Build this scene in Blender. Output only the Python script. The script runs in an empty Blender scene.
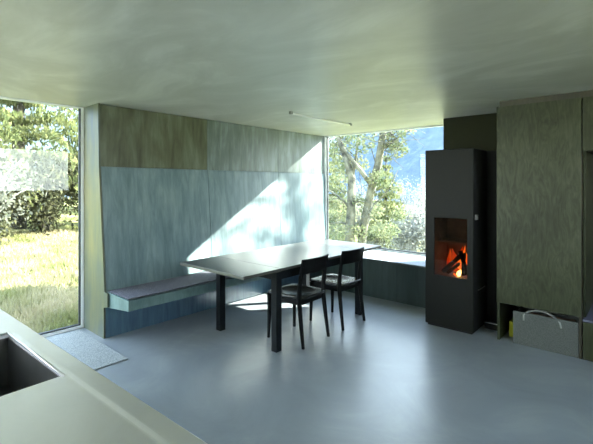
import bpy, bmesh, math, random
from mathutils import Vector, Matrix, noise
random.seed(7)
PI = math.pi
scn = bpy.context.scene
COL = scn.collection

# ------------------------------------------------------------------ mesh helper
class MB:
    def __init__(s): s.v = []; s.f = []; s.sm = []
    def add(s, vs, fs, smooth=False):
        o = len(s.v); s.v += [tuple(p) for p in vs]
        for f in fs: s.f.append([i + o for i in f]); s.sm.append(smooth)
    def box(s, x0, x1, y0, y1, z0, z1):
        vs = [(x0,y0,z0),(x1,y0,z0),(x1,y1,z0),(x0,y1,z0),(x0,y0,z1),(x1,y0,z1),(x1,y1,z1),(x0,y1,z1)]
        s.add(vs, [(0,3,2,1),(4,5,6,7),(0,1,5,4),(1,2,6,5),(2,3,7,6),(3,0,4,7)])
        return s
    def prism(s, prof, axis, a, b):
        """prof: list of 2d points; extruded along axis ('x': prof=(y,z); 'y': prof=(x,z); 'z': prof=(x,y))"""
        n = len(prof)
        def P(p, t):
            if axis == 'x': return (t, p[0], p[1])
            if axis == 'y': return (p[0], t, p[1])
            return (p[0], p[1], t)
        vs = [P(p, a) for p in prof] + [P(p, b) for p in prof]
        fs = [tuple(range(n-1, -1, -1)), tuple(range(n, 2*n))]
        for i in range(n):
            j = (i+1) % n; fs.append((i, j, n+j, n+i))
        s.add(vs, fs); return s
    def tube(s, pts, rad, n=8, smooth=True, cap=True):
        pts = [Vector(p) for p in pts]; m = len(pts)
        if not hasattr(rad, '__len__'): rad = [rad]*m
        vs = []; up = Vector((0.13, 0.31, 0.94))
        d0 = (pts[1]-pts[0]).normalized()
        a = d0.cross(up)
        if a.length < 1e-3: a = d0.cross(Vector((1,0,0)))
        a.normalize()
        for i, p in enumerate(pts):
            if i == 0: d = pts[1]-p
            elif i == m-1: d = p-pts[i-1]
            else: d = pts[i+1]-pts[i-1]
            d.normalize(); a = (a - d*a.dot(d)).normalized(); b = d.cross(a)
            for k in range(n):
                t = 2*PI*k/n
                vs.append(p + (a*math.cos(t)+b*math.sin(t))*rad[i])
        fs = []
        for i in range(m-1):
            for k in range(n):
                k2 = (k+1) % n
                fs.append((i*n+k, i*n+k2, (i+1)*n+k2, (i+1)*n+k))
        if cap:
            fs.append(tuple(range(n-1, -1, -1))); fs.append(tuple(range((m-1)*n, m*n)))
        s.add(vs, fs, smooth); return s
    def sweep(s, secs):
        """list of equal-length closed sections"""
        n = len(secs[0]); vs = [p for c in secs for p in c]; fs = []
        for i in range(len(secs)-1):
            for k in range(n):
                k2 = (k+1) % n
                fs.append((i*n+k, i*n+k2, (i+1)*n+k2, (i+1)*n+k))
        fs.append(tuple(range(n-1, -1, -1))); fs.append(tuple(range((len(secs)-1)*n, len(secs)*n)))
        s.add(vs, fs); return s
    def build(s, name, mat, parent=None, bevel=0, seg=2, off=(0,0,0), fixn=True):
        me = bpy.data.meshes.new(name)
        ov = Vector(off)
        me.from_pydata([tuple(Vector(p)-ov) for p in s.v] if ov.length else s.v, [], s.f)
        me.polygons.foreach_set('use_smooth', s.sm)
        if bevel or fixn:
            bm = bmesh.new(); bm.from_mesh(me)
            bmesh.ops.recalc_face_normals(bm, faces=bm.faces)
            if bevel:
                es = [e for e in bm.edges if len(e.link_faces) == 2 and e.calc_face_angle(0) > 0.5]
                bmesh.ops.bevel(bm, geom=es, offset=bevel, segments=seg, profile=0.5, affect='EDGES', clamp_overlap=True)
            bm.to_mesh(me); bm.free()
        me.materials.append(mat)
        o = bpy.data.objects.new(name, me); COL.objects.link(o)
        if parent: o.parent = parent
        else: o.location = ov
        return o

def tag(o, label=None, cat=None, group=None, kind=None):
    if label: o['label'] = label
    if cat: o['category'] = cat
    if group: o['group'] = group
    if kind: o['kind'] = kind
    return o
def empty(name, loc=(0,0,0), rz=0):
    o = bpy.data.objects.new(name, None); COL.objects.link(o)
    o.location = loc; o.rotation_euler = (0,0,rz); o.empty_display_size = 0.2
    return o
def copy_tree(o, parent=None):
    c = o.copy(); COL.objects.link(c)
    if parent: c.parent = parent
    for ch in list(o.children): copy_tree(ch, c)
    return c

# ------------------------------------------------------------------ materials
def newmat(name):
    m = bpy.data.materials.new(name); m.use_nodes = True
    nt = m.node_tree; b = nt.nodes['Principled BSDF']
    return m, nt, b
def N(nt, t, **kw):
    n = nt.nodes.new(t)
    for k, v in kw.items(): setattr(n, k, v)
    return n
def ramp(nt, fac, stops):
    r = N(nt, 'ShaderNodeValToRGB'); e = r.color_ramp.elements
    while len(e) < len(stops): e.new(0.5)
    for i, (p, c) in enumerate(stops):
        e[i].position = p; e[i].color = (*c, 1)
    nt.links.new(fac, r.inputs['Fac']); return r.outputs['Color']
def coords(nt, scale=(1,1,1), kind='Object'):
    tc = N(nt, 'ShaderNodeTexCoord'); mp = N(nt, 'ShaderNodeMapping')
    mp.inputs['Scale'].default_value = scale
    nt.links.new(tc.outputs[kind], mp.inputs['Vector']); return mp.outputs['Vector']
def tex(nt, vec, scale, detail=4, rough=0.55, dist=0):
    n = N(nt, 'ShaderNodeTexNoise'); n.inputs['Scale'].default_value = scale
    n.inputs['Detail'].default_value = detail; n.inputs['Roughness'].default_value = rough
    n.inputs['Distortion'].default_value = dist
    nt.links.new(vec, n.inputs['Vector']); return n.outputs['Fac']
def bump(nt, b, fac, strength=0.1, dist=0.02):
    n = N(nt, 'ShaderNodeBump'); n.inputs['Strength'].default_value = strength
    n.inputs['Distance'].default_value = dist
    nt.links.new(fac, n.inputs['Height']); nt.links.new(n.outputs['Normal'], b.inputs['Normal'])
def mixc(nt, fac, a, c, mode='MIX'):
    n = N(nt, 'ShaderNodeMix', data_type='RGBA', blend_type=mode)
    for s, v in ((n.inputs[0], fac), (n.inputs[6], a), (n.inputs[7], c)):
        if hasattr(v, 'links'): nt.links.new(v, s)
        elif hasattr(v, '__len__'): s.default_value = (*v, 1)
        else: s.default_value = v
    return n.outputs[2]
def simple(name, col, rough=0.5, metal=0, spec=0.5, var=0.0, vscale=8, bmp=0):
    m, nt, b = newmat(name)
    b.inputs['Roughness'].default_value = rough; b.inputs['Metallic'].default_value = metal
    b.inputs['Specular IOR Level'].default_value = spec
    v = tex(nt, coords(nt), vscale, 5)
    lo = tuple(c*(1-var) for c in col); hi = tuple(min(1, c*(1+var)) for c in col)
    nt.links.new(ramp(nt, v, [(0.3, lo), (0.7, hi)]), b.inputs['Base Color'])
    if bmp: bump(nt, b, v, bmp, 0.01)
    return m
def stained(name, c_lo, c_mid, c_hi, rough=0.38, sx=9, sz=0.7, spec=0.5, wavy=0.0):
    """oil-stained plywood: vertical grain streaks and cloudy blotches"""
    m, nt, b = newmat(name)
    g = tex(nt, coords(nt, (sx, sx, sz)), 3.0, 8, 0.62, 0.4+wavy)
    cl = tex(nt, coords(nt, (1.3, 1.3, 0.8)), 1.6, 3, 0.5)
    fine = tex(nt, coords(nt, (60, 60, 3)), 2.0, 4, 0.7)
    add = N(nt, 'ShaderNodeMath', operation='MULTIPLY_ADD'); add.inputs[1].default_value = 0.55
    nt.links.new(g, add.inputs[0])
    mul = N(nt, 'ShaderNodeMath', operation='MULTIPLY'); mul.inputs[1].default_value = 0.45
    nt.links.new(cl, mul.inputs[0]); nt.links.new(mul.outputs[0], add.inputs[2])
    c = ramp(nt, add.outputs[0], [(0.36, c_lo), (0.5, c_mid), (0.64, c_hi)])
    fr = ramp(nt, fine, [(0.35, (0.72,0.72,0.72)), (0.6, (1,1,1))])
    nt.links.new(mixc(nt, 0.4, c, fr, 'MULTIPLY'), b.inputs['Base Color'])
    b.inputs['Roughness'].default_value = rough; b.inputs['Specular IOR Level'].default_value = spec
    bump(nt, b, g, 0.08, 0.01)
    return m
def glass_mat(name, tint=(0.93,0.97,0.96), ior=1.45):
    m = bpy.data.materials.new(name); m.use_nodes = True; nt = m.node_tree
    nt.nodes.clear()
    out = N(nt, 'ShaderNodeOutputMaterial'); mx = N(nt, 'ShaderNodeMixShader')
    tr = N(nt, 'ShaderNodeBsdfTransparent'); gl = N(nt, 'ShaderNodeBsdfGlossy')
    tr.inputs['Color'].default_value = (*tint, 1); gl.inputs['Roughness'].default_value = 0.0
    # Schlick reflectance, the same from both sides of the sheet
    ge = N(nt, 'ShaderNodeNewGeometry'); dt = N(nt, 'ShaderNodeVectorMath', operation='DOT_PRODUCT')
    nt.links.new(ge.outputs['Normal'], dt.inputs[0]); nt.links.new(ge.outputs['Incoming'], dt.inputs[1])
    ab = N(nt, 'ShaderNodeMath', operation='ABSOLUTE'); nt.links.new(dt.outputs['Value'], ab.inputs[0])
    om = N(nt, 'ShaderNodeMath', operation='SUBTRACT'); om.inputs[0].default_value = 1; nt.links.new(ab.outputs[0], om.inputs[1])
    pw = N(nt, 'ShaderNodeMath', operation='POWER'); pw.inputs[1].default_value = 5; nt.links.new(om.outputs[0], pw.inputs[0])
    r0 = ((ior-1)/(ior+1))**2
    fr = N(nt, 'ShaderNodeMath', operation='MULTIPLY_ADD'); fr.inputs[1].default_value = 1-r0; fr.inputs[2].default_value = r0
    nt.links.new(pw.outputs[0], fr.inputs[0])
    v = tex(nt, coords(nt), 0.6, 1)      # barely uneven float glass
    bp = N(nt, 'ShaderNodeBump'); bp.inputs['Strength'].default_value = 0.01; nt.links.new(v, bp.inputs['Height'])
    nt.links.new(bp.outputs['Normal'], gl.inputs['Normal'])
    nt.links.new(fr.outputs[0], mx.inputs[0]); nt.links.new(tr.outputs[0], mx.inputs[1])
    nt.links.new(gl.outputs[0], mx.inputs[2]); nt.links.new(mx.outputs[0], out.inputs['Surface'])
    return m
def leaf_mat(name, lo, hi, trans=0.5, vs=1.5):
    m = bpy.data.materials.new(name); m.use_nodes = True; nt = m.node_tree; nt.nodes.clear()
    out = N(nt, 'ShaderNodeOutputMaterial'); mx = N(nt, 'ShaderNodeMixShader')
    d = N(nt, 'ShaderNodeBsdfDiffuse'); t = N(nt, 'ShaderNodeBsdfTranslucent')
    c = ramp(nt, tex(nt, coords(nt), vs, 4, 0.7), [(0.35, lo), (0.65, hi)])
    nt.links.new(c, d.inputs['Color']); nt.links.new(c, t.inputs['Color'])
    mx.inputs[0].default_value = trans
    nt.links.new(d.outputs[0], mx.inputs[1]); nt.links.new(t.outputs[0], mx.inputs[2])
    nt.links.new(mx.outputs[0], out.inputs['Surface']); return m
def emis(name, c1, c2, strength):
    m, nt, b = newmat(name)
    c = ramp(nt, tex(nt, coords(nt, (1,1,.4)), 22, 3), [(0.35, c1), (0.65, c2)])
    nt.links.new(c, b.inputs['Emission Color']); b.inputs['Emission Strength'].default_value = strength
    b.inputs['Base Color'].default_value = (0.05,0.01,0,1)
    return m

# ceiling: trowelled plaster
M_ceil, nt, b = newmat('trowelled_plaster')
w = tex(nt, coords(nt, (0.8, 1.5, 1)), 1.3, 9, 0.62, 1.2)
c = ramp(nt, w, [(0.3, (0.43,0.425,0.385)), (0.5, (0.50,0.495,0.455)), (0.68, (0.615,0.61,0.57))])
nt.links.new(c, b.inputs['Base Color']); b.inputs['Roughness'].default_value = 0.36
bump(nt, b, w, 0.05, 0.03)
# floor: sealed screed
M_floor, nt, b = newmat('sealed_screed')
w = tex(nt, coords(nt), 1.4, 8, 0.65, 0.8)
c = ramp(nt, w, [(0.3, (0.20,0.218,0.24)), (0.55, (0.245,0.265,0.285)), (0.72, (0.31,0.328,0.34))])
nt.links.new(c, b.inputs['Base Color']); b.inputs['Roughness'].default_value = 0.33
bump(nt, b, tex(nt, coords(nt), 5, 5), 0.05, 0.01)
M_blue = stained('skylit_blue_stained_plywood', (0.10,0.155,0.17), (0.155,0.22,0.235), (0.24,0.315,0.32), sx=5)  # stain with sky-blue reflected light mixed into its colour
M_upper = stained('warmlit_olive_stained_plywood', (0.05,0.055,0.028), (0.105,0.112,0.062), (0.17,0.19,0.135), sx=4)  # stain tone also holds the warm light on the upper boards
M_upper2 = stained('sunlit_grey_green_stained_plywood', (0.078,0.101,0.084), (0.140,0.174,0.157), (0.235,0.291,0.280), sx=4)  # paler copy of the upper stain, light near the window painted in
M_end = stained('lawnlit_yellow_stained_plywood', (0.057,0.088,0.108), (0.109,0.122,0.077), (0.178,0.160,0.068), sx=4, sz=0.5)  # stain with yellow light from the lawn painted in
M_bench = stained('teal_stained_plywood', (0.065,0.12,0.12), (0.11,0.18,0.18), (0.17,0.25,0.245), sx=5, sz=2)
M_base = stained('deep_blue_stained_plywood', (0.05,0.09,0.15), (0.075,0.14,0.20), (0.10,0.20,0.235), sx=7)
M_parapet = stained('dark_green_stained_plywood', (0.018,0.034,0.03), (0.028,0.05,0.045), (0.045,0.075,0.066), sx=7)
M_cab = stained('green_stained_veneer', (0.027,0.030,0.014), (0.048,0.053,0.027), (0.077,0.083,0.048), sx=5.0, sz=1.2, wavy=2.2, spec=0.25, rough=0.45)
M_cabedge = stained('brown_plywood_edge', (0.035,0.03,0.018), (0.055,0.047,0.03), (0.075,0.065,0.045))
M_block = simple('dark_olive_plaster', (0.030,0.030,0.016), 0.8, spec=0.2, var=0.15, vscale=2)
M_black = simple('charcoal_steel', (0.012,0.012,0.010), 0.5, spec=0.18, var=0.08, vscale=30)
M_jet = simple('matt_black_steel', (0.006,0.006,0.006), 0.6, var=0.2)
M_chair = simple('black_stained_ash', (0.004,0.0045,0.005), 0.4, spec=0.14, var=0.3, vscale=20)
M_seat = simple('polished_black_ash', (0.014,0.015,0.013), 0.26, var=0.1, vscale=6, spec=0.7)
M_table = simple('black_linoleum_top', (0.06,0.063,0.06), 0.28, var=0.12, vscale=3, spec=1.0)
M_tleg = simple('black_table_frame', (0.006,0.008,0.010), 0.5, spec=0.15, var=0.25, vscale=14)
M_tedge = simple('pale_plywood_edge', (0.085,0.08,0.06), 0.5, var=0.2)
M_white = simple('white_window_frame', (0.92,0.93,0.94), 0.3, var=0.03)
M_rubber = simple('dark_gasket', (0.02,0.025,0.03), 0.6, var=0.2)
M_chrome = simple('brushed_chrome', (0.6,0.6,0.58), 0.3, metal=1, var=0.1)
M_socket = simple('white_socket_plastic', (0.6,0.62,0.62), 0.4, var=0.03)
M_hole = simple('dark_socket_recess', (0.05,0.06,0.07), 0.5, var=0.1)
M_tube = simple('frosted_white_tube', (0.93,0.94,0.90), 0.25, var=0.03)
M_bracket = simple('grey_lamp_holder', (0.28,0.29,0.26), 0.4, metal=0.3, var=0.1)
M_yellow = simple('yellow_cardboard', (0.550,0.520,0.020), 0.6, var=0.1)
M_plaster = simple('pale_grey_plaster', (0.74,0.75,0.72), 0.7, var=0.08)
M_log = simple('brown_split_wood', (0.16,0.10,0.06), 0.8, var=0.4, vscale=30, bmp=0.4)
M_char = simple('charred_wood', (0.025,0.015,0.012), 0.9, var=0.5, vscale=40, bmp=0.5)
M_glow_lining = simple('glow_tinted_lining', (0.20,0.15,0.13), 0.85, var=0.3, vscale=8)  # lining reddened and lightened to hold fire glow and glass reflection
def felt(name, lo, hi):
    m, nt, b = newmat(name)
    v = tex(nt, coords(nt), 130, 2, 0.8)
    nt.links.new(ramp(nt, v, [(0.38, lo), (0.62, hi)]), b.inputs['Base Color'])
    b.inputs['Roughness'].default_value = 0.95; b.inputs['Specular IOR Level'].default_value = 0.1
    bump(nt, b, v, 0.4, 0.004); return m
M_felt = felt('mottled_grey_felt', (0.075,0.075,0.095), (0.175,0.175,0.21))
M_sunlit_felt = felt('sunlit_grey_felt', (0.30,0.32,0.36), (0.46,0.49,0.54))  # grey felt lightened to paint in the sun on the sill
M_bag = felt('grey_bag_felt', (0.085,0.09,0.08), (0.155,0.16,0.145))
M_cord = simple('pale_cotton_handle', (0.36,0.36,0.33), 0.8, var=0.15, vscale=60)
M_matf = felt('speckled_doormat_wool', (0.17,0.18,0.19), (0.38,0.40,0.40))
# worktop steel
M_steel, nt, b = newmat('brushed_stainless_steel')
b.inputs['Metallic'].default_value = 1.0
s1 = tex(nt, coords(nt), 3.0, 7, 0.7, 1.0)
s2 = tex(nt, coords(nt, (25, 3, 1)), 6, 6, 0.75, 2.5)
nt.links.new(ramp(nt, s1, [(0.3, (0.80,0.78,0.80)), (0.7, (0.88,0.86,0.88))]), b.inputs['Base Color'])
nt.links.new(ramp(nt, s2, [(0.35, (0.38,)*3), (0.75, (0.46,)*3)]), b.inputs['Roughness'])
bump(nt, b, s1, 0.02, 0.002)
M_basin = simple('sink_basin_steel', (0.17,0.165,0.16), 0.42, metal=0.9, var=0.1)
M_glass = glass_mat('window_glass')
M_fglass = glass_mat('smoky_stove_glass', (0.72,0.66,0.60), 1.6)
# outside
M_lawn, nt, b = newmat('meadow_ground')
v = tex(nt, coords(nt), 1.2, 8, 0.7)
nt.links.new(ramp(nt, v, [(0.32, (0.084,0.105,0.032)), (0.5, (0.200,0.200,0.066)), (0.68, (0.354,0.299,0.160))]), b.inputs['Base Color'])
b.inputs['Roughness'].default_value = 0.95; b.inputs['Specular IOR Level'].default_value = 0.1
M_hill, nt, b = newmat('haze_blue_forest_slope')
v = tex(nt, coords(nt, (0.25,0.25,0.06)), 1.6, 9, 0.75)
nt.links.new(ramp(nt, v, [(0.35, (0.054,0.077,0.101)), (0.55, (0.081,0.108,0.139)), (0.7, (0.140,0.172,0.199))]), b.inputs['Base Color'])  # distance haze painted into the slope as blue base colour
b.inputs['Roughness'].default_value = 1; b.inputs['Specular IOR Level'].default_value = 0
M_bark = simple('mossy_bark', (0.085,0.082,0.058), 0.9, var=0.95, vscale=3.2, bmp=0.8)
M_barkd = simple('dark_bark', (0.036,0.030,0.022), 0.9, var=0.4, vscale=7, bmp=0.5)
M_twig = simple('frosted_twigs', (0.200,0.200,0.176), 0.8, var=0.25, vscale=5)
L_spruce = leaf_mat('spruce_needles', (0.061,0.082,0.031), (0.198,0.200,0.084))
L_dark = leaf_mat('dark_undergrowth', (0.031,0.032,0.019), (0.104,0.104,0.054), 0.35)  # dark leaf colour of the bramble bushes
L_frost = leaf_mat('frosted_leaves', (0.158,0.165,0.135), (0.300,0.307,0.300), 0.5)
L_pale = leaf_mat('pale_dry_leaves', (0.09,0.095,0.07), (0.20,0.20,0.16), 0.5)
L_yel = leaf_mat('yellow_green_leaves', (0.082,0.111,0.051), (0.214,0.216,0.128), 0.55)
L_grass = leaf_mat('grass_blades', (0.164,0.177,0.059), (0.425,0.356,0.221), 0.45, 0.8)

H = 2.30
# ------------------------------------------------------------------ the room
def struct(o): o['kind'] = 'structure'; return o
struct(MB().box(-4.62, 1.75, -2.35, 5.52, -0.12, 0).build('floor', M_floor))
struct(MB().box(-4.60, 1.75, -2.35, 5.435, H, H+0.14).build('ceiling', M_ceil))
# bench wall: core with its panels
YE = 1.70
wl = struct(MB().prism([(-4.56,0),(-4.03,0),(-4.03,0.29),(-4.14,0.29),(-4.14,1.66),(-4.14,H),(-4.56,H)], 'y', YE+0.02, 5.50).build('wall_left', M_blue))
wl['label'] = 'stained plywood wall with leaning backrest panels behind the bench'
seams = [YE+0.02, 3.01, 4.27, 5.46]
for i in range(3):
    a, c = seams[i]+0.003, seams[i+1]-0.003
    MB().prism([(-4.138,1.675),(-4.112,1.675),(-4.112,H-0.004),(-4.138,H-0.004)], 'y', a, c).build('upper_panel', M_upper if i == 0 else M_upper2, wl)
    xb = lambda y: -3.965 - .108*(y-1.72)/3.74      # the lean of the backrest dies away towards the window
    MB().sweep([[(-4.138,y,0.46),(xb(y),y,0.462),(-4.095-.012*(y-1.72)/3.74,y,1.669),(-4.138,y,1.669)] for y in (a, c)]).build('lower_panel', M_blue, wl)
MB().prism([(-4.56,0),(-3.98,0),(-3.98,0.30),(-3.9,0.32),(-3.9,0.448),(-3.965,0.455),(-4.09,1.67),(-4.107,H),(-4.56,H)], 'y', YE-0.0, YE+0.018).build('end_panel', M_end, wl)
# stained plywood bench
bench = empty('corner_bench', (-3.75, 3.5, 0))
tag(bench, 'long built-in teal stained plywood bench cantilevered along the left wall', 'bench')
bo = Vector((-3.75, 3.5, 0))
MB().prism([(-4.12,0.30),(-3.975,0.30),(-3.52,0.352),(-3.52,0.445),(-3.97,0.452),(-4.12,0.452)], 'y', YE+0.022, 4.66).build('seat', M_bench, bench, 0.002, off=bo)
MB().prism([(-4.02,0.0),(-3.98,0.0),(-3.98,0.299),(-4.02,0.299)], 'y', YE+0.022, 4.66).build('base_panel', M_base, bench, off=bo)
def padmesh(x0, x1, y0, y1, z0, z1, name, mat):
    return MB().box(x0, x1, y0, y1, z0, z1).build(name, mat, None, 0.004, 2, off=((x0+x1)/2, (y0+y1)/2, z0))
tag(padmesh(-3.955, -3.53, YE+0.03, 4.64, 0.4555, 0.466, 'seat_pad', M_felt), 'long thin mottled grey felt pad lying on the left bench', 'seat pad')
# window seat / parapet
par = struct(MB().box(-3.96, -1.9, 4.70, 5.36, 0, 0.49).build('wall_back', M_parapet))
for a, c in ((-3.95,-3.12),(-3.115,-2.42),(-2.415,-1.30)):
    MB().box(a, c, 4.682, 4.699, 0.0, 0.485).build('front_panel', M_parapet, par, 0.001)
MB().box(-4.06, -3.961, 4.665, 5.46, 0, 0.49).build('corner_filler', M_parapet, par)
MB().box(-1.899, -1.30, 4.70, 4.879, 0, 0.49).build('side_parapet', M_parapet, par)
tag(padmesh(-3.9, -1.92, 4.69, 5.34, 0.491, 0.503, 'window_seat_pad', M_sunlit_felt), 'grey felt pad with painted-in sunlight on the sill below the corner window', 'seat pad')
# block behind stove + back wall
struct(MB().box(-1.90, 1.60, 4.88, 5.43, 0, H-0.001).build('wall_back.001', M_block))
# right wall with strip window, near wall with unseen window added for fill daylight
wr = struct(MB().box(1.60, 1.74, -2.3, 5.5, 0, 1.30).box(1.60, 1.74, -2.3, 0.2, 1.30, H-0.001).box(1.60,1.74,3.75,5.5,1.30,H-0.001).build('wall_right', M_plaster))
wn = struct(MB().box(-4.6, 1.6, -2.34, -2.2, 0, 0.10).box(-4.6,-4.3,-2.34,-2.2,0.10,H-0.001).box(-1.2,1.6,-2.34,-2.2,0.10,H-0.001).build('wall_front', M_plaster))
# window 1 : floor-to-ceiling left window
def window(name, axis, at, a0, a1, z0, z1, w=0.035, d=0.05, muls=()):
    def bx(mb, p0, p1, q0, q1, dd=d):
        if axis == 'x': mb.box(at-dd/2, at+dd/2, p0, p1, q0, q1)
        else: mb.box(p0, p1, at-dd/2, at+dd/2, q0, q1)
    f = MB(); bx(f, a0, a0+w, z0, z1); bx(f, a1-w, a1, z0, z1); bx(f, a0+w, a1-w, z0, z0+w); bx(f, a0+w, a1-w, z1-w*0.5, z1)
    for m_ in muls: bx(f, m_-w/2, m_+w/2, z0+w, z1-w*.5)
    o = struct(f.build(name, M_white))
    g = MB(); k = 0.014
    bx(g, a0+w, a0+w+k, z0+w, z1-w*.5, d*.6); bx(g, a1-w-k, a1-w, z0+w, z1-w*.5, d*.6)
    bx(g, a0+w+k, a1-w-k, z0+w, z0+w+k, d*.6)
    g.build('gasket', M_rubber, o)
    p = MB(); bx(p, a0+w, a1-w, z0+w, z1-w*.5, 0.008); p.build('pane', M_glass, o)
    return o
window('window_1', 'x', -4.48, -2.15, YE-0.001, 0.001, H-0.001, w=0.026)
window('window_2', 'y', 5.41, -4.09, -1.901, 0.492, H-0.001, w=0.03)
window('window_3', 'x', 1.68, 0.2, 3.75, 1.30, H-0.001)
window('fill_window', 'y', -2.27, -4.3, -1.2, 0.10, H-0.001, muls=(-2.75,))  # behind the camera, added to bring in fill daylight
# ------------------------------------------------------------------ ceiling tube lamp
lamp = empty('tube_lamp', (-2.976, 3.88, H))
tag(lamp, 'slim white fluorescent tube lamp on ceiling above the dining table', 'ceiling lamp')
MB().tube([(0,-0.57,-0.024),(0,0.57,-0.024)], 0.011, 12).build('tube', M_tube, lamp)
for s in (-1,1):
    MB().box(-0.016,0.016,s*0.585-0.018,s*0.585+0.018,-0.032,0.0).build('lamp_holder', M_bracket, lamp, 0.004)
# socket on wall
so = empty('wall_socket', (-3.975, 4.96, 0.76)); so.rotation_euler = (0, -math.atan2(0.05,1.21), 0)
tag(so, 'small pale wall socket on the sunlit panel above the table', 'socket')
MB().box(-0.012, 0.004, -0.028, 0.028, -0.045, 0.045).build('face_plate', M_socket, so, 0.003)
for dz in (-0.02, 0.02):
    MB().box(0.004, 0.006, -0.016, 0.016, dz-0.014, dz+0.014).build('recess', M_hole, so)
so.location = (-4.061, 4.96, 0.76)

# ------------------------------------------------------------------ table
tb = empty('dining_table', (-2.97, 3.29, 0))
tag(tb, 'long black extending dining table with square legs beside the bench', 'table')
def tprism(name, x0,x1,y0,y1,z0,z1, mat, bev=0.002, parent=tb):
    return MB().box(x0+2.97,x1+2.97,y0-3.29,y1-3.29,z0,z1).build(name, mat, parent, bev)
top = tprism('tabletop', -3.43,-2.50, 2.632,4.02, 0.722,0.74, M_table)
for (a, c, s) in ((2.19,2.628,-1),(4.024,4.44,1)):
    lf = tprism('extension_leaf', -3.43,-2.50, a,c, 0.722,0.74, M_table)
    tprism('leaf_edge', -3.428,-2.502, a+.002 if s<0 else a, c if s<0 else c-.002, 0.714,0.7215, M_tedge, 0.0, lf)
tprism('edge_band', -3.428,-2.502, 2.633,4.019, 0.714,0.7215, M_tedge, 0.0, top)
ap = MB()
for (a,b_,c,d) in ((-3.36,-2.57,2.602,2.622),(-3.36,-2.57,3.952,3.972)): ap.box(a+2.97,b_+2.97,c-3.29,d-3.29,0.63,0.713)
for (a,b_) in ((-3.355,-3.335),(-2.553,-2.533)): ap.box(a+2.97,b_+2.97,2.63-3.29,3.944-3.29,0.63,0.713)
ap.build('apron', M_tleg, tb, 0.0015)
for x in (-3.325,-2.527):
    for y in (2.603,3.967):
        MB().box(x-.034+2.97,x+.034+2.97,y-.034-3.29,y+.034-3.29,0,0.713).build('leg', M_tleg, tb, 0.003)
for x in (-3.2,-2.7):
    for (a,c) in ((2.30,2.59),(3.985,4.30)):
        tprism('slide_rail', x-.012,x+.012,a,c,0.69,0.7135, M_jet, 0.001)

# ------------------------------------------------------------------ chair (origin at floor, backrest to +x)
def sq(cx, cy, z, hx, hy, r=0.4, n=8):
    pts = []
    for k in range(n):
        t = 2*PI*(k+.5)/n
        c, s = math.cos(t), math.sin(t)
        e = 0.55
        pts.append((cx+hx*math.copysign(abs(c)**e, c), cy+hy*math.copysign(abs(s)**e, s), z))
    return pts
def make_chair():
    root = empty('dining_chair')
    # seat: dished and rounded plate
    n = 18; vs = []; 
    def W(u, v):
        x = -0.235 + 0.445*u; hw = 0.212 - 0.025*u
        # rounded outline
        a = 2*u-1; b_ = 2*v-1
        k = 1 - 0.06*(a*a)*(b_*b_)
        return (-0.0125 + (x+0.0125)*k, hw*b_*k)
    for zoff, dish in ((0,1),(-0.026,0)):
        for i in range(n+1):
            for j in range(n+1):
                u, v = i/n, j/n; x, y = W(u, v)
                r = math.hypot((u-.52)/.42, (v-.5)/.42)
                dz = -0.017*max(0, 1-r*r)*dish + 0.004*u
                vs.append((x, y, 0.455+zoff+dz))
    fs = []; q = (n+1)*(n+1)
    for i in range(n):
        for j in range(n):
            a = i*(n+1)+j
            fs.append((a, a+n+1, a+n+2, a+1)); fs.append((q+a, q+a+1, q+a+n+2, q+a+n+1))
    rim = [i*(n+1) for i in range(n+1)] + [n*(n+1)+j for j in range(1,n+1)] + [i*(n+1)+n for i in range(n-1,-1,-1)] + [j for j in range(n-1,0,-1)]
    for k in range(len(rim)):
        a, c = rim[k], rim[(k+1)%len(rim)]; fs.append((a, c, q+c, q+a))
    m = MB(); m.add(vs, fs, True); m.build('seat', M_seat, root, 0.005, 2)
    # under-seat frame
    f = MB()
    f.box(-0.205,-0.185,-0.165,0.165,0.375,0.429).box(0.15,0.168,-0.15,0.15,0.375,0.429)
    for s in (-1,1): f.sweep([[(-0.185,s*0.175-.009,0.375),(-0.185,s*0.175+.009,0.375),(-0.185,s*0.175+.009,0.429),(-0.185,s*0.175-.009,0.429)],
                              [(0.16,s*0.165-.009,0.375),(0.16,s*0.165+.009,0.375),(0.16,s*0.165+.009,0.429),(0.16,s*0.165-.009,0.429)]])
    f.build('seat_frame', M_chair, root, 0.001)
    for s in (-1,1):
        MB().sweep([sq(-0.215+t*0.006, s*(0.196-t*.006), z, w, w) for t,z,w in ((0,0,0.013),(1,0.25,0.017),(1,0.432,0.0205))]).build('leg', M_chair, root)
        prof = [(0.222,0,0.013,0.014),(0.193,0.2,0.018,0.016),(0.168,0.40,0.022,0.0165),(0.168,0.50,0.021,0.0165),(0.184,0.64,0.018,0.015),(0.215,0.80,0.011,0.012)]
        MB().sweep([sq(x, s*(0.198-0.012*min(1,z/.45)), z, hx, hy) for x,z,hx,hy in prof]).build('rear_leg', M_chair, root)
    # curved back board
    secs = []
    for k in range(13):
        y = -0.205 + 0.41*k/12; bow = 0.030*(1-(y/0.205)**2)
        secs.append([(0.178+bow,y,0.665),(0.192+bow,y,0.665),(0.222+bow,y,0.808),(0.210+bow,y,0.812)])
    MB().sweep(secs).build('backrest', M_chair, root, 0.003)
    return root
ch = make_chair()
ch.location = (-2.60, 2.985, 0); ch.rotation_euler.z = math.radians(1.5)
tag(ch, 'black wooden chair at the table, nearer the camera of the pair', 'chair', 'black chairs at the dining table')
c2 = copy_tree(ch); c2.location = (-2.588, 3.622, 0); c2.rotation_euler.z = math.radians(-1)
tag(c2, 'black wooden chair at the table, farther one, nearer the stove', 'chair', 'black chairs at the dining table')

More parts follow.
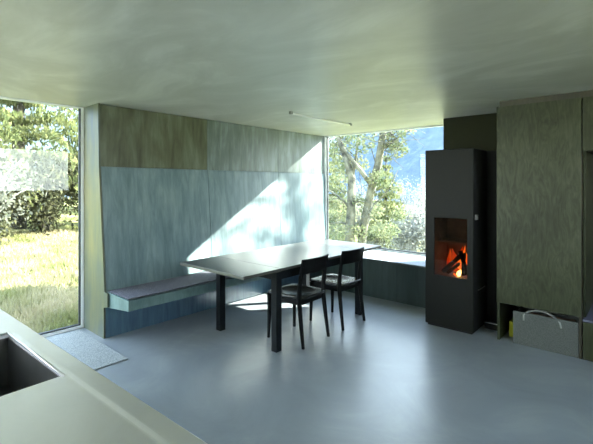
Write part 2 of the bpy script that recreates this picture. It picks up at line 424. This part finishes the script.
# ------------------------------------------------------------------ stove
st = empty('wood_stove', (-1.565, 4.375, 0))
tag(st, 'tall charcoal steel wood stove with burning fire behind glass', 'stove')
so_ = Vector((-1.565, 4.375, 0))
def sb(mb, name, mat, bev=0, parent=st): return mb.build(name, mat, parent, bev, 3, off=so_)
X0, X1, Y0, Y1, ZT = -1.812, -1.317, 4.15, 4.60, 1.858
wx0, wx1, wz0, wz1 = -1.713, -1.379, 0.547, 1.147
# side/back shell
m = MB().box(X0+.004, wx0-.02, Y0+.03, Y1, 0.03, ZT-.004).box(wx1+.02, X1-.004, Y0+.03, Y1, 0.03, ZT-.004)
m.box(wx0-.02, wx1+.02, Y0+.03, Y1, 0.03, wz0-.03).box(wx0-.02, wx1+.02, Y0+.03, Y1, wz1+.02, ZT-.004).box(wx0-.02, wx1+.02, Y1-.06, Y1, wz0-.03, wz1+.02)
sb(m, 'body', M_jet)
sb(MB().box(X0+.02, X1-.02, Y0+.02, Y1-.02, 0.0, 0.03), 'plinth', M_jet)
# front door with opening (one ring)
m = MB()
def ring(m, x0,x1,z0,z1, a0,a1,b0,b1, yf, yb):
    vs = []
    for y in (yf, yb):
        vs += [(x0,y,z0),(x1,y,z0),(x1,y,z1),(x0,y,z1),(a0,y,b0),(a1,y,b0),(a1,y,b1),(a0,y,b1)]
    fs = []
    for i in range(4):
        j = (i+1)%4
        fs += [(i,j,4+j,4+i),(8+j,8+i,12+i,12+j),(i,8+i,8+j,j),(4+i,4+j,12+j,12+i)]
    m.add(vs, fs)
ring(m, X0, X1, 0.022, ZT, wx0, wx1, wz0, wz1, Y0, Y0+.028)
door = sb(m, 'stove_door', M_black, 0.006)
sb(MB().box(wx0+.001, wx1-.001, Y0+.012, Y0+.018, wz0+.001, wz1-.001), 'door_glass', M_fglass, 0, door)
# handle : small square ring on the side
m = MB(); hz = 1.165; hy = 4.235
m.box(X1-.003, X1+.012, hy-.03, hy-.02, hz-.026, hz+.026).box(X1-.003, X1+.012, hy+.02, hy+.03, hz-.026, hz+.026)
m.box(X1-.003, X1+.012, hy-.02, hy+.02, hz-.026, hz-.017).box(X1-.003, X1+.012, hy-.02, hy+.02, hz+.017, hz+.026)
sb(m, 'door_latch', M_chrome)
sb(MB().box(X1-.003, X1+.006, 4.30, 4.52, 0.415, 0.425), 'air_slide', M_chrome)
# firebox lining
m = MB(); e = .004
m.box(wx0-.018, wx0-.006, Y0+.034, Y1-.062, wz0-.028, wz1+.018).box(wx1+.006, wx1+.018, Y0+.034, Y1-.062, wz0-.028, wz1+.018)
m.box(wx0-.006, wx1+.006, Y1-.075, Y1-.062, wz0-.028, wz1+.018).box(wx0-.006, wx1+.006, Y0+.034, Y1-.075, wz0-.028, wz0-.01)
m.box(wx0-.006, wx1+.006, Y0+.10, Y1-.075, 0.885, 0.90)
sb(m, 'firebox', M_glow_lining)
cx = (wx0+wx1)/2
M_fl1 = emis('orange_flame', (1.0,0.10,0.008), (1.0,0.26,0.03), 2.2)
M_fl2 = emis('red_flame', (0.75,0.03,0.004), (1.0,0.12,0.012), 0.9)
M_fl3 = emis('yellow_ember', (1.0,0.55,0.12), (1.0,0.75,0.25), 10.0)
def flame(x, y, z, h, r, lean, mat, name='flame'):
    pts = []; rr = []
    for k in range(9):
        t = k/8
        pts.append((x+lean*t+0.012*math.sin(5*t+x*40), y+0.01*math.sin(4*t), z+h*t)); rr.append(max(.001, r*math.sin(PI*min(1, t*.85+.15))**.8*(1-t*.6)))
    mb = MB().tube(pts, rr, 10)
    sb(mb, name, mat)
fl = [(cx+.05,4.33,.56,.30,.030,.03,M_fl1),(cx+.085,4.35,.56,.22,.028,.01,M_fl1),(cx-.03,4.38,.56,.25,.05,-.02,M_fl2),
      (cx+.02,4.40,.56,.28,.05,.02,M_fl2),(cx-.10,4.42,.56,.24,.035,-.01,M_fl2),(cx+.11,4.40,.56,.25,.03,.01,M_fl2),(cx+.0,4.36,.6,.16,.018,.03,M_fl1),(cx+.13,4.30,.56,.14,.014,.01,M_fl1),
      (cx+.06,4.25,.548,.07,.028,.0,M_fl3),(cx+.02,4.24,.545,.03,.013,-.01,M_fl1)]
for f_ in fl: flame(*f_)
# burning logs are loose things in the box
def log(name, pts, r, mat, label, cat, group):
    p0 = Vector(pts[0]); mb = MB()
    P = [Vector(pts[0]).lerp(Vector(pts[1]), k/5)+Vector((random.uniform(-1,1),random.uniform(-1,1),random.uniform(-1,1)))*r*.12 for k in range(6)]
    mb.tube(P, [r*random.uniform(.85,1.1) for _ in P], 7, smooth=False)
    o = mb.build(name, mat, None, off=p0); return tag(o, label, cat, group)
G = 'burning logs in the stove'
log('fire_log', [(cx-.12,4.26,.565),(cx+.055,4.33,.76)], .024, M_char, 'charred log leaning right inside the stove fire', 'log', G)
log('fire_log', [(cx+.135,4.27,.565),(cx+.05,4.30,.80)], .022, M_char, 'charred log standing steepest at the right of the stove fire', 'log', G)
log('fire_log', [(cx-.06,4.23,.562),(cx+.06,4.36,.69)], .018, M_char, 'thin charred stick low in the front of the fire', 'log', G)
log('fire_log', [(cx+.10,4.235,.56),(cx+.075,4.34,.78)], .018, M_char, 'charred split log between the two leaning ones, behind the ember', 'log', G)
# black sheet added in place of the dark shadow behind stove
hs = MB().box(-1.78, -1.125, 4.66, 4.675, 0.0, 1.86).build('stove_shade_sheet', M_jet, None, 0.002, off=(-1.45,4.667,0))
tag(hs, 'black sheet standing in for the shade behind the wood stove', 'panel')
rail = MB().tube([(-1.29,4.50,0.06),(-1.125,4.50,0.06)], 0.006, 8)
po = MB().box(-1.30,-1.135,4.44,4.62,0.0,0.035).box(-1.30,-1.135,4.44,4.448,0.035,0.06).build('ash_tray', M_black, None, 0.002, off=(-1.22,4.53,0))
tag(po, 'low black steel tray on floor in gap between stove and cabinet', 'tray')
MB().box(-1.30+1.22,-1.135+1.22,4.438-4.53,4.45-4.53,0.0605,0.067).build('rim', M_chrome, po)

# ------------------------------------------------------------------ tall cabinet
CX0, CX1, CY0, CY1 = -1.112, -0.440, 4.20, 4.872
cab = empty('tall_cabinet', ((CX0+CX1)/2, CY0, 0)); cb = Vector(((CX0+CX1)/2, CY0, 0))
tag(cab, 'tall green stained wood cabinet with open log niche at the bottom', 'cabinet')
def cbx(name, mat, *a, bev=0.001, parent=cab): return MB().box(*a).build(name, mat, parent, bev, off=cb)
cbx('side_panel', M_cab, CX0, CX0+.02, CY0+.003, CY1, 0, 2.236)
cbx('side_panel', M_cabedge, CX1-.022, CX1-.002, CY0+.003, CY1, 0, 2.236)
cbx('cabinet_door', M_cab, CX0, CX1-.004, CY0-.018, CY0+.002, .364, 2.238)
cbx('niche_ceiling', M_cab, CX0+.021, CX1-.023, CY0+.004, CY1, .364, .384)
cbx('back_panel', M_jet, CX0+.021, CX1-.023, CY1-.02, CY1-.001, .0, 2.236)
cbx('top_panel', M_cab, CX0+.021, CX1-.023, CY0+.004, CY1-.021, 2.215, 2.236)
tr = struct(MB().box(CX0+.015, 1.598, CY0+.03, CY1, 2.243, H-.001).build('trim_1', M_cabedge))
# upper cabinet right
uc = empty('wall_cabinet', (0.0, CY0, 1.78)); ub = Vector((0.0, CY0, 1.78))
tag(uc, 'green stained upper cabinet at the right edge above the open shelf niche', 'cabinet')
MB().box(-.436, .60, CY0+.003, CY1-.002, 1.79, 2.236).build('body', M_cab, uc, .001, off=ub)
for a, c in ((-.434,.08),(.084,.60)):
    MB().box(a, c, CY0-.018, CY0+.002, 1.782, 2.238).build('cabinet_door', M_cab, uc, .001, off=ub)
# low cabinet right
lc = empty('low_cabinet', (0.0, CY0, 0)); lb = Vector((0.0, CY0, 0))
tag(lc, 'low dark wood cabinet with grey-violet top at the right edge', 'cabinet')
MB().box(-.436, .60, CY0+.003, CY1-.002, 0.0, .33).build('body', M_cabedge, lc, .001, off=lb)
MB().box(-.432, .60, CY0-.018, CY0+.002, 0.02, .325).build('drawer', M_cab, lc, .001, off=lb)
M_violet = simple('grey_violet_laminate', (0.13,0.13,0.19), 0.4, var=0.08)
MB().box(-.436, .60, CY0-.018, CY1-.002, .331, .348).build('top_panel', M_violet, lc, .001, off=lb)
MB().box(-.437, -.418, CY0+.06, CY1-.002, .349, 1.785).build('side_lining', M_cab, lc, .001, off=lb)
MB().box(-.417, .60, CY1-.03, CY1-.003, .349, 1.785).build('niche_back', M_cabedge, lc, .001, off=lb)
# felt log bag
bg = empty('log_bag', (-.718, 4.36, 0)); bv = Vector((-.718,4.36,0))
tag(bg, 'grey felt log bag with pale handles in niche under tall cabinet', 'bag')
x0,x1,y0,y1,zb,zt = -.975,-.466,4.205,4.56,0.0,.305
m = MB(); t = .008
m.box(x0,x1,y0,y0+t,zb,zt).box(x0,x1,y1-t,y1,zb,zt-.01).box(x0,x0+t,y0+t,y1-t,zb,zt-.02).box(x1-t,x1,y0+t,y1-t,zb,zt-.02).box(x0+t,x1-t,y0+t,y1-t,zb,zb+t)
m.build('bag_body', M_bag, bg, .002, off=bv)
def arc(p, q, h, n=14, droop=(0,0,0)):
    p, q = Vector(p), Vector(q); out = []
    for k in range(n+1):
        s = k/n; v = p.lerp(q, s); b_ = math.sin(PI*s)**.7
        out.append(v + Vector((0,0,h*b_)) + Vector(droop)*b_)
    return out
def hand(pts): MB().tube(pts, .0075, 8).build('bag_handle', M_cord, bg, off=bv)
hand([(-.885,y0-.004,.235)]+arc((-.885,y0-.004,.285),(-.60,y0-.004,.275),.052,droop=(-.01,.06,0))+[(-.59,y0-.004,.23)])
hand(arc((-.86,y1+.006,.25),(-.60,y1+.006,.25),.07,droop=(0,-.22,0)))
G2 = 'split logs in the felt bag'
for i,(a,c,r,lb_) in enumerate((((-.93,4.28,.20),(-.52,4.29,.20),.042,'brown split log in the grey bag, nearest its front'),
                     ((-.94,4.38,.22),(-.50,4.37,.22),.045,'brown split log in the middle of the grey bag'),
                     ((-.92,4.49,.21),(-.52,4.49,.20),.042,'brown split log in the grey bag, farthest back'))):
    log('firewood_log', [a, c], r, M_log, lb_, 'log', G2)
for i,(a,c,r,lb_) in enumerate((((-.93,4.28,.10),(-.52,4.29,.10),.045,''),((-.94,4.38,.06),(-.50,4.37,.06),.045,''),((-.92,4.48,.10),(-.52,4.48,.10),.045,''))):
    pass
tag(MB().box(-1.045,-.992,4.36,4.50,.001,.15).build('firelighter_box', M_yellow, None, .002, off=(-1.02,4.43,0)), 'small yellow box standing left of the grey bag in the niche', 'box')

# ------------------------------------------------------------------ doormat
tag(MB().box(-4.38,-3.355,.82,1.637,.001,.011).build('doormat', M_matf, None, .004, off=(-3.87,1.23,0)), 'light grey speckled doormat on floor by the tall left window', 'mat')

# ------------------------------------------------------------------ steel kitchen counter
kc = empty('kitchen_counter', (-1.6, .2, 0)); kb = Vector((-1.6,.2,0)); kc.rotation_euler.z = math.radians(1.8)
tag(kc, 'stainless steel kitchen counter with sink in the near left corner', 'counter')
KX0, KX1, KY0 = -3.5, 0.5, -0.18
SX0, SX1, SY0, SY1 = -1.856, -1.338, .02, .445
m = MB()
ZW, ZD = .92, .9165
def prof(y0, edge):
    pts = [(y0, ZD), (edge-.012, ZD), (edge-.007, ZD+.0005), (edge, ZD+.0022), (edge+.005, ZW-.0003), (edge+.010, ZW), (.517, ZW), (.521, ZW-.003), (.522, .88), (y0, .88)]
    return pts
# right drainer piece: edge tapers from .452 to .49 away from the sink
def loft(xa, xb, ya, yb, ea, eb):
    A = prof(ya, ea); B = prof(yb, eb); n = len(A)
    vs = [(xa,*p) for p in A] + [(xb,*p) for p in B]
    fs = [tuple(range(n-1,-1,-1)), tuple(range(n,2*n))] + [(i,(i+1)%n,n+(i+1)%n,n+i) for i in range(n)]
    m.add(vs, fs)
loft(SX1, KX1, KY0, KY0, .460, .468)
loft(SX0, SX1, SY1, SY1, .459, .459+.001)
m.prism([(KY0,.88),(.522,.88),(.522,ZW-.003),(.518,ZW),(KY0,ZW)], 'x', KX0, SX0)
m.box(SX0, SX1, KY0, SY0, .88, ZD)
m.build('worktop', M_steel, kc, off=kb)
b_ = MB()
zb_ = .72
b_.box(SX0, SX0+.004, SY0, SY1, zb_, .9075).box(SX1-.004, SX1, SY0, SY1, zb_, .9075).box(SX0+.004, SX1-.004, SY0, SY0+.004, zb_, .9075).box(SX0+.004, SX1-.004, SY1-.004, SY1, zb_, .9075).box(SX0+.004,SX1-.004,SY0+.004,SY1-.004,zb_,zb_+.004)
b_.build('sink_basin', M_basin, kc, off=kb)
MB().tube([(SX0+.006, SY1-.003, ZD+.009),(SX1+.01, SY1-.003, ZD+.004)], .0045, 8).tube([(SX0+.003, SY1-.003, ZD+.009),(SX0+.003, SY0, ZD+.006)], .0045, 8).build('sink_rim', M_steel, kc, off=kb)
MB().tube([(-1.6,.22,.7245),(-1.6,.22,.727)], .045, 24).build('drain', M_chrome, kc, off=kb)
MB().box(KX0+.02, SX0-.03, KY0+.02, .50, .0, .879).box(SX1+.03, KX1-.02, KY0+.02, .50, .0, .879).box(SX0-.03, SX1+.03, KY0+.02, .50, 0, .70).build('base_cabinet', M_cab, kc, off=kb)

# ------------------------------------------------------------------ outside
def leafmass(mb, c, r, n, size, flat=0.0, droop=0.0):
    c = Vector(c)
    for _ in range(n):
        d = Vector((random.gauss(0,1), random.gauss(0,1), random.gauss(0,1))).normalized()
        q = random.random()**0.45
        p = c + Vector((d.x*r[0]*q, d.y*r[1]*q, d.z*r[2]*q))
        leaf(mb, p, size*random.uniform(.6,1.4), droop)
def leaf(mb, p, s, droop=0.0, asp=0.5):
    a = Vector((random.gauss(0,1), random.gauss(0,1), random.gauss(0,1)-droop*2)).normalized()
    b = a.cross(Vector((random.gauss(0,1), random.gauss(0,1), random.gauss(0,1)))).normalized()
    a = a*s; b = b*s*asp
    o = len(mb.v); mb.v += [tuple(p-a), tuple(p-b), tuple(p+a), tuple(p+b)]
    mb.f.append((o,o+1,o+2,o+3)); mb.sm.append(False)
def spruce(loc, h, r, dens, mat, label, cat='tree', size=.12, z0=0.6, group=None, name='spruce_tree', gap=(.26,.42)):
    root = empty(name, loc); tag(root, label, cat, group)
    MB().tube([(0,0,-.2),(0,0,h*.5),(0,0,h)], [r*.07, r*.045, .02], 8).build('trunk', M_barkd, root)
    mb = MB(); z = z0
    while z < h*.98:
        t = (z-z0)/(h-z0); R_ = r*(1-t)**.8+.15
        nb = max(5, int(9*(1-t)+4))
        a0 = random.uniform(0, 2*PI)
        for k in range(nb):
            a = a0 + 2*PI*k/nb + random.uniform(-.2,.2); L = R_*random.uniform(.75,1.1)
            steps = max(3, int(L*dens))
            for i in range(steps):
                s = (i+.6)/steps; d = L*s
                bx_, by_ = math.cos(a)*d, math.sin(a)*d; bz = z + .18*L*math.sin(s*PI*.7) - .32*L*s*s
                wdt = .28*L*(1-s*.6)*.5+.06
                for _ in range(5):
                    off = random.uniform(-wdt, wdt)
                    p = Vector((bx_-math.sin(a)*off, by_+math.cos(a)*off, bz - abs(random.gauss(0,.10)) ))
                    leaf(mb, p, size*random.uniform(.6,1.3), droop=.9, asp=.35)
        z += random.uniform(*gap)
    mb.build('foliage', mat, root, fixn=False)
    return root
def bush(loc, r, h, n, size, mat, label, cat='bush', twigs=10, group=None, name='bush', tm=None):
    root = empty(name, loc); tag(root, label, cat, group)
    tb_ = MB()
    mb = MB()
    for k in range(twigs):
        a = random.uniform(0, 2*PI); q = random.uniform(.3,1)
        e = Vector((math.cos(a)*r*q, math.sin(a)*r*q, h*random.uniform(.6,1)))
        pts = [Vector((e.x*.1,e.y*.1,-.1)), Vector((e.x*.35, e.y*.35, e.z*.5)), Vector((e.x*.75,e.y*.75,e.z*.88)), e]
        tb_.tube(pts, [.03,.02,.012,.005], 5)
        for j in range(n//twigs):
            s = random.random()**.6
            i = min(2, int(s*3)); p = pts[i].lerp(pts[i+1], s*3-i)
            p = p + Vector((random.gauss(0,1),random.gauss(0,1),random.gauss(0,1)))*r*.20
            p.z = max(p.z, .03)
            leaf(mb, p, size*random.uniform(.5,1.3), .2)
    tb_.build('stem', tm or M_barkd, root, fixn=False); mb.build('foliage', mat, root, fixn=False)
    return root
# ground: gentle terrain outside the house footprint
g = MB(); nx, ny = 70, 70; vs = []
for i in range(nx+1):
    for j in range(ny+1):
        x = -48 + 80*i/nx; y = -26 + 76*j/ny
        d = max(-5.2-x, x-2.6, -2.6-y, y-5.8, 0)
        z = -.16 + .35*noise.noise(Vector((x*.12, y*.12, 0)))*min(1, d/6)
        if x < -13: z += (-13-x)*.05
        if y > 8: z -= min(1.6, (y-8)*.28)
        vs.append((x,y,z))
fs = [(i*(ny+1)+j,(i+1)*(ny+1)+j,(i+1)*(ny+1)+j+1,i*(ny+1)+j+1) for i in range(nx) for j in range(ny)]
g.add(vs, fs, True); gr = struct(g.build('ground', M_lawn)); 
# hills: forest slope, blue with painted-in distance haze
def hill(name, x0,y0,x1,y1, hmax, depth):
    g = MB(); n1, n2 = 60, 14; vs = []
    A = Vector((x0,y0,0)); B = Vector((x1,y1,0)); t = (B-A).normalized(); nrm = Vector((t.y, -t.x, 0))
    for i in range(n1+1):
        for j in range(n2+1):
            p = A.lerp(B, i/n1) + nrm*depth*j/n2
            z = hmax*(j/n2)**.8*(.85+.3*noise.noise(p*.02)) - 4 + 1.2*noise.noise(p*.15)
            vs.append((p.x,p.y,z))
    g.add(vs, [(i*(n2+1)+j,(i+1)*(n2+1)+j,(i+1)*(n2+1)+j+1,i*(n2+1)+j+1) for i in range(n1) for j in range(n2)], True)
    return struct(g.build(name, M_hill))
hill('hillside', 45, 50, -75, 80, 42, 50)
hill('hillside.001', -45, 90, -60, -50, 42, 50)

# grass blades: lawn seen through the left window
mb = MB()
def gz(x, y):
    d = max(-5.2-x, x-2.6, -2.6-y, y-5.8, 0)
    z = -.16 + .35*noise.noise(Vector((x*.12, y*.12, 0)))*min(1, d/6)
    if x < -13: z += (-13-x)*.05
    if y > 8: z -= min(1.6, (y-8)*.28)
    return z
for _ in range(26000):
    x = -4.9 - 9.5*random.random(); y = .4 + (-x)*.40*random.random() + random.uniform(-1,.6)
    z = gz(x, y); h = random.uniform(.04,.13)*(1+.8*noise.noise(Vector((x*.9,y*.9,3))))
    a = random.uniform(0,2*PI); w = .012 + .0012*(-x)
    lx, ly = random.gauss(0,.04), random.gauss(0,.04)
    o = len(mb.v)
    mb.v += [(x-w*math.cos(a), y-w*math.sin(a), z-.01), (x+w*math.cos(a), y+w*math.sin(a), z-.01), (x+lx, y+ly, z+h)]
    mb.f.append((o,o+1,o+2)); mb.sm.append(False)
tag(mb.build('grass', L_grass, fixn=False), 'sunlit rough grass meadow outside the tall left window', 'grass', kind='stuff')

# left window view
spruce((-15.5,3.9,-.2), 11, 3.3, 11, L_spruce, 'tall spruce with drooping green branches outside the left window, behind the bushes', size=.11, z0=1.9, gap=(.5,.75))
spruce((-19.5,8.6,-.2), 12, 3.0, 9, L_spruce, 'spruce at the right side of the left window view, farther back', size=.12, z0=1.2, gap=(.5,.75))
spruce((-21.5,1.6,0), 13, 4.0, 5.0, L_spruce, 'hazy spruce at the far left of the left window view', size=.18, z0=1.0, gap=(.5,.75))
for i,(x,y,r,h,m_,lb_) in enumerate([(-13.4,2.6,1.1,2.0,L_dark,'dark bramble bush at the lawn edge, left of the spruce trunk'),
        (-14.0,4.2,1.2,2.1,L_dark,'dark bramble bush at the lawn edge in front of the spruce trunk'),
        (-14.2,5.9,1.3,2.5,L_dark,'dark bramble bush at the lawn edge, rightmost in the left window'),
        (-12.9,1.2,1.0,1.7,L_dark,'dark bramble bush at the lawn edge, at the far left')]):
    bush((x,y,gz(x,y)), r, h, 5200, .075, m_, lb_, twigs=14, name='bramble_bush')
bush((-11.6,2.0,gz(-11.6,2.0)), 1.3, 2.3, 3000, .06, L_pale, 'pale frosted shrub with arching twigs left in the left window', twigs=34, name='frosted_shrub', tm=M_twig)
bush((-15.2,6.6,gz(-15.2,6.6)), 1.3, 3.6, 4200, .10, L_yel, 'yellow-green bush tallest at right of the left window', twigs=14, name='leafy_bush')
# back window view : forked mossy tree
tr_ = empty('forked_tree', (-4.15,11.6,-1.1)); tag(tr_, 'pale mossy forked tree trunk outside the corner window', 'tree')
to = Vector((-4.15,11.6,-1.1))
mb = MB()
def W(px, py, Y):   # helper: point for a picture position at depth plane y
    rx, rz_ = px-296.5, 184-py
    x = .751*rx-.66*403; y = .66*rx+.751*403
    s = Y/y; return Vector((x*s, Y, 1.5+rz_*s))
def br(pts, Y, r): 
    P = [W(a,b_,Y+dy) for a,b_,dy in pts]; mb.tube([p-to for p in P], [q*.78 for q in r], 9)
br([(346,300,0),(349,250,0),(351,215,0),(352,178,0),(345,155,0),(336,130,.1),(325,100,.2)], 11.6, [.26,.22,.20,.17,.14,.10,.06])
br([(352,300,.2),(360,255,.2),(364,225,.2),(371,190,.1),(378,165,0),(382,140,0),(386,100,0)], 11.8, [.26,.20,.19,.18,.17,.15,.12])
br([(372,186,0),(362,172,-.1),(352,160,-.2),(340,145,-.3),(334,125,-.3)], 11.8, [.10,.10,.09,.08,.05])
br([(381,150,0),(388,143,.1),(399,137,.3),(410,128,.3)], 11.8, [.08,.06,.045,.03])
br([(351,210,0),(343,200,-.2),(334,193,-.4),(322,186,-.4)], 11.6, [.06,.05,.04,.03])
br([(366,218,0),(374,205,.2),(389,190,.4),(398,170,.5)], 11.8, [.05,.04,.03,.015])
br([(353,175,0),(357,150,.2),(360,120,.3)], 11.6, [.07,.05,.04])
br([(350,225,0),(340,222,-.2),(330,224,-.4)], 11.6, [.05,.035,.02])
for _ in range(60):
    px, py = random.choice(((340,150),(352,165),(380,150),(386,130),(348,200),(374,185),(360,215),(395,140),(405,130)))
    p0 = W(px+random.uniform(-6,6), py+random.uniform(-12,12), 11.7+random.uniform(-.3,.3))-to
    d = Vector((random.gauss(0,1), random.gauss(0,.6), random.gauss(-.1,.7))).normalized()*random.uniform(.5,1.3)
    mb.tube([p0, p0+d*.5+Vector((0,0,.08)), p0+d-Vector((0,0,.12))], [.018,.012,.005], 5)
mb.build('trunk', M_bark, tr_, fixn=False)
mb = MB()
for (px,py,r,n) in ((378,178,.45,420),(392,190,.4,300),(372,210,.45,380),(398,215,.3,200),(385,230,.5,420),(360,165,.4,200),(343,165,.5,350),(356,232,.45,250),(333,150,.7,500),(345,132,.7,600),(360,145,.6,450),(338,180,.55,380),(392,140,.5,380),(370,125,.6,420),(335,235,.6,500),(338,205,.5,380),(398,150,.4,300),(405,130,.35,150),(358,200,.3,120)):
    c = W(px,py,11.7+random.uniform(-.4,.7))-to
    leafmass(mb, c, (r,r,r*.7), int(n*.75), .055)
mb.build('foliage', L_yel, tr_, fixn=False)
def at(px, Y):
    p = W(px, 184, Y); return p.x, p.y
x, y = at(386, 16.0)
spruce((x,y,-1.7), 4.6, 1.15, 13, L_spruce, 'yellow-green small spruce right of the forked tree in the corner window', size=.085, z0=.5)
x, y = at(333, 17.5)
spruce((x,y,-1.7), 5.6, 1.4, 11, L_spruce, 'spruce at the left edge of the corner window view, behind the trunks', size=.09, z0=.5)
for i,(px,Y,r_,h,lb_) in enumerate([(428,14.0,.75,2.7,'frosted white shrub nearest the stove in the corner window'),
      (408,13.4,.6,2.0,'frosted white shrub low in front of the small spruce, corner window'),
      (376,14.0,.6,1.8,'low frosted white shrub between the forked trunk and small spruce'),
      (413,18.5,1.1,3.6,'tall frosted white shrub behind, right of the small spruce'),
      (440,17.5,1.1,3.2,'frosted white shrub farthest right in the corner window, behind the nearest'),
      (362,18.8,1.2,3.5,'frosted white shrub seen between the two forks of the trunk'),
      (338,15.2,.8,2.2,'frosted white shrub low at the left edge of the corner window')]):
    x, y = at(px, Y)
    bush((x,y,gz(x,y)-.1), r_, h, 4200, .045, L_frost if i not in (2,6) else L_yel, lb_ if i not in (2,6) else lb_.replace('frosted white','yellow-green leafy'), twigs=30, name='frosted_shrub' if i not in (2,6) else 'leafy_shrub', tm=M_twig)
# the tall tree to the right that dapples the sunlight on the bench wall
tt = empty('birch_tree', (4.6,16.2,-1.5)); tag(tt, 'tall sparse tree standing outside beyond the right end of the house', 'tree')
mb = MB(); mb.tube([(0,0,-.3),(.1,0,4),(.0,.2,8),(.2,0,12)], [.22,.17,.12,.04], 9)
lv = MB()
rt = random.Random(3)
for (wy, wz, r_, n_) in ((5.2,1.75,.22,60),(5.22,1.3,.25,80),(5.2,.9,.22,60),(4.88,1.5,.18,45),(4.9,1.05,.24,60),(4.45,1.15,.20,50),(4.2,.72,.24,60),(3.8,.70,.2,45),(3.45,.95,.24,80),(3.35,1.2,.12,30),(4.65,1.9,.12,18),(3.1,.6,.2,40)):
    t = rt.uniform(8.3, 9.6)
    e = Vector((-4.06+t, wy+1.34*t, wz+.79*t)) - Vector((4.6,16.2,-1.5))
    z0_ = e.z - rt.uniform(.5,1.2)
    mb.tube([(0,0,z0_),tuple(e*.5+Vector((0,0,z0_*.5+.1))),tuple(e)], [.05,.03,.01], 6)
    leafmass(lv, e, (r_,r_,r_*1.3), int(n_*.75), .055)
for k in range(14):
    z = random.uniform(9.2,11.8); a = random.uniform(0,2*PI); L = random.uniform(.8,1.8)
    e = Vector((math.cos(a)*L, math.sin(a)*L, z+random.uniform(.2,1)))
    mb.tube([(0,0,z),tuple(e*.5+Vector((0,0,z*.5+.1))),tuple(e)], [.05,.035,.01], 6)
    leafmass(lv, e, (.5,.5,.35), 120, .07)
mb.build('trunk', M_bark, tt, fixn=False); lv.build('foliage', L_yel, tt, fixn=False)

# ------------------------------------------------------------------ light
sd = bpy.data.lights.new('sun', 'SUN'); sd.energy = 52; sd.angle = math.radians(0.6); sd.color = (1.0,.97,.88)
so2 = bpy.data.objects.new('sun', sd); COL.objects.link(so2)
so2.rotation_euler = Vector((-1,-1.34,-.79)).to_track_quat('-Z','Y').to_euler()
wd = bpy.data.worlds.new('world'); scn.world = wd; wd.use_nodes = True
wn_ = wd.node_tree; bg_ = wn_.nodes['Background']
tc = N(wn_, 'ShaderNodeTexCoord'); sp = N(wn_, 'ShaderNodeSeparateXYZ'); wn_.links.new(tc.outputs['Generated'], sp.inputs[0])
cc = ramp(wn_, sp.outputs['Z'], [(0.0, (0.95,0.98,1.0)), (0.6, (0.60,0.76,1.0))])
wn_.links.new(cc, bg_.inputs['Color']); bg_.inputs['Strength'].default_value = 11

cd = bpy.data.cameras.new('camera'); cam = bpy.data.objects.new('camera', cd); COL.objects.link(cam)
cam.location = (0,0,1.5); cam.rotation_euler = (PI/2, 0, math.radians(41.3))
cd.sensor_width = 36; cd.lens = 403/593*36; cd.shift_y = -38/593; cd.clip_end = 500; cd.clip_start = .05
scn.camera = cam
vs_ = scn.view_settings; vs_.view_transform = 'Standard'; vs_.look = 'None'; vs_.gamma = 1; vs_.use_curve_mapping = False
vs_.exposure = 0.1
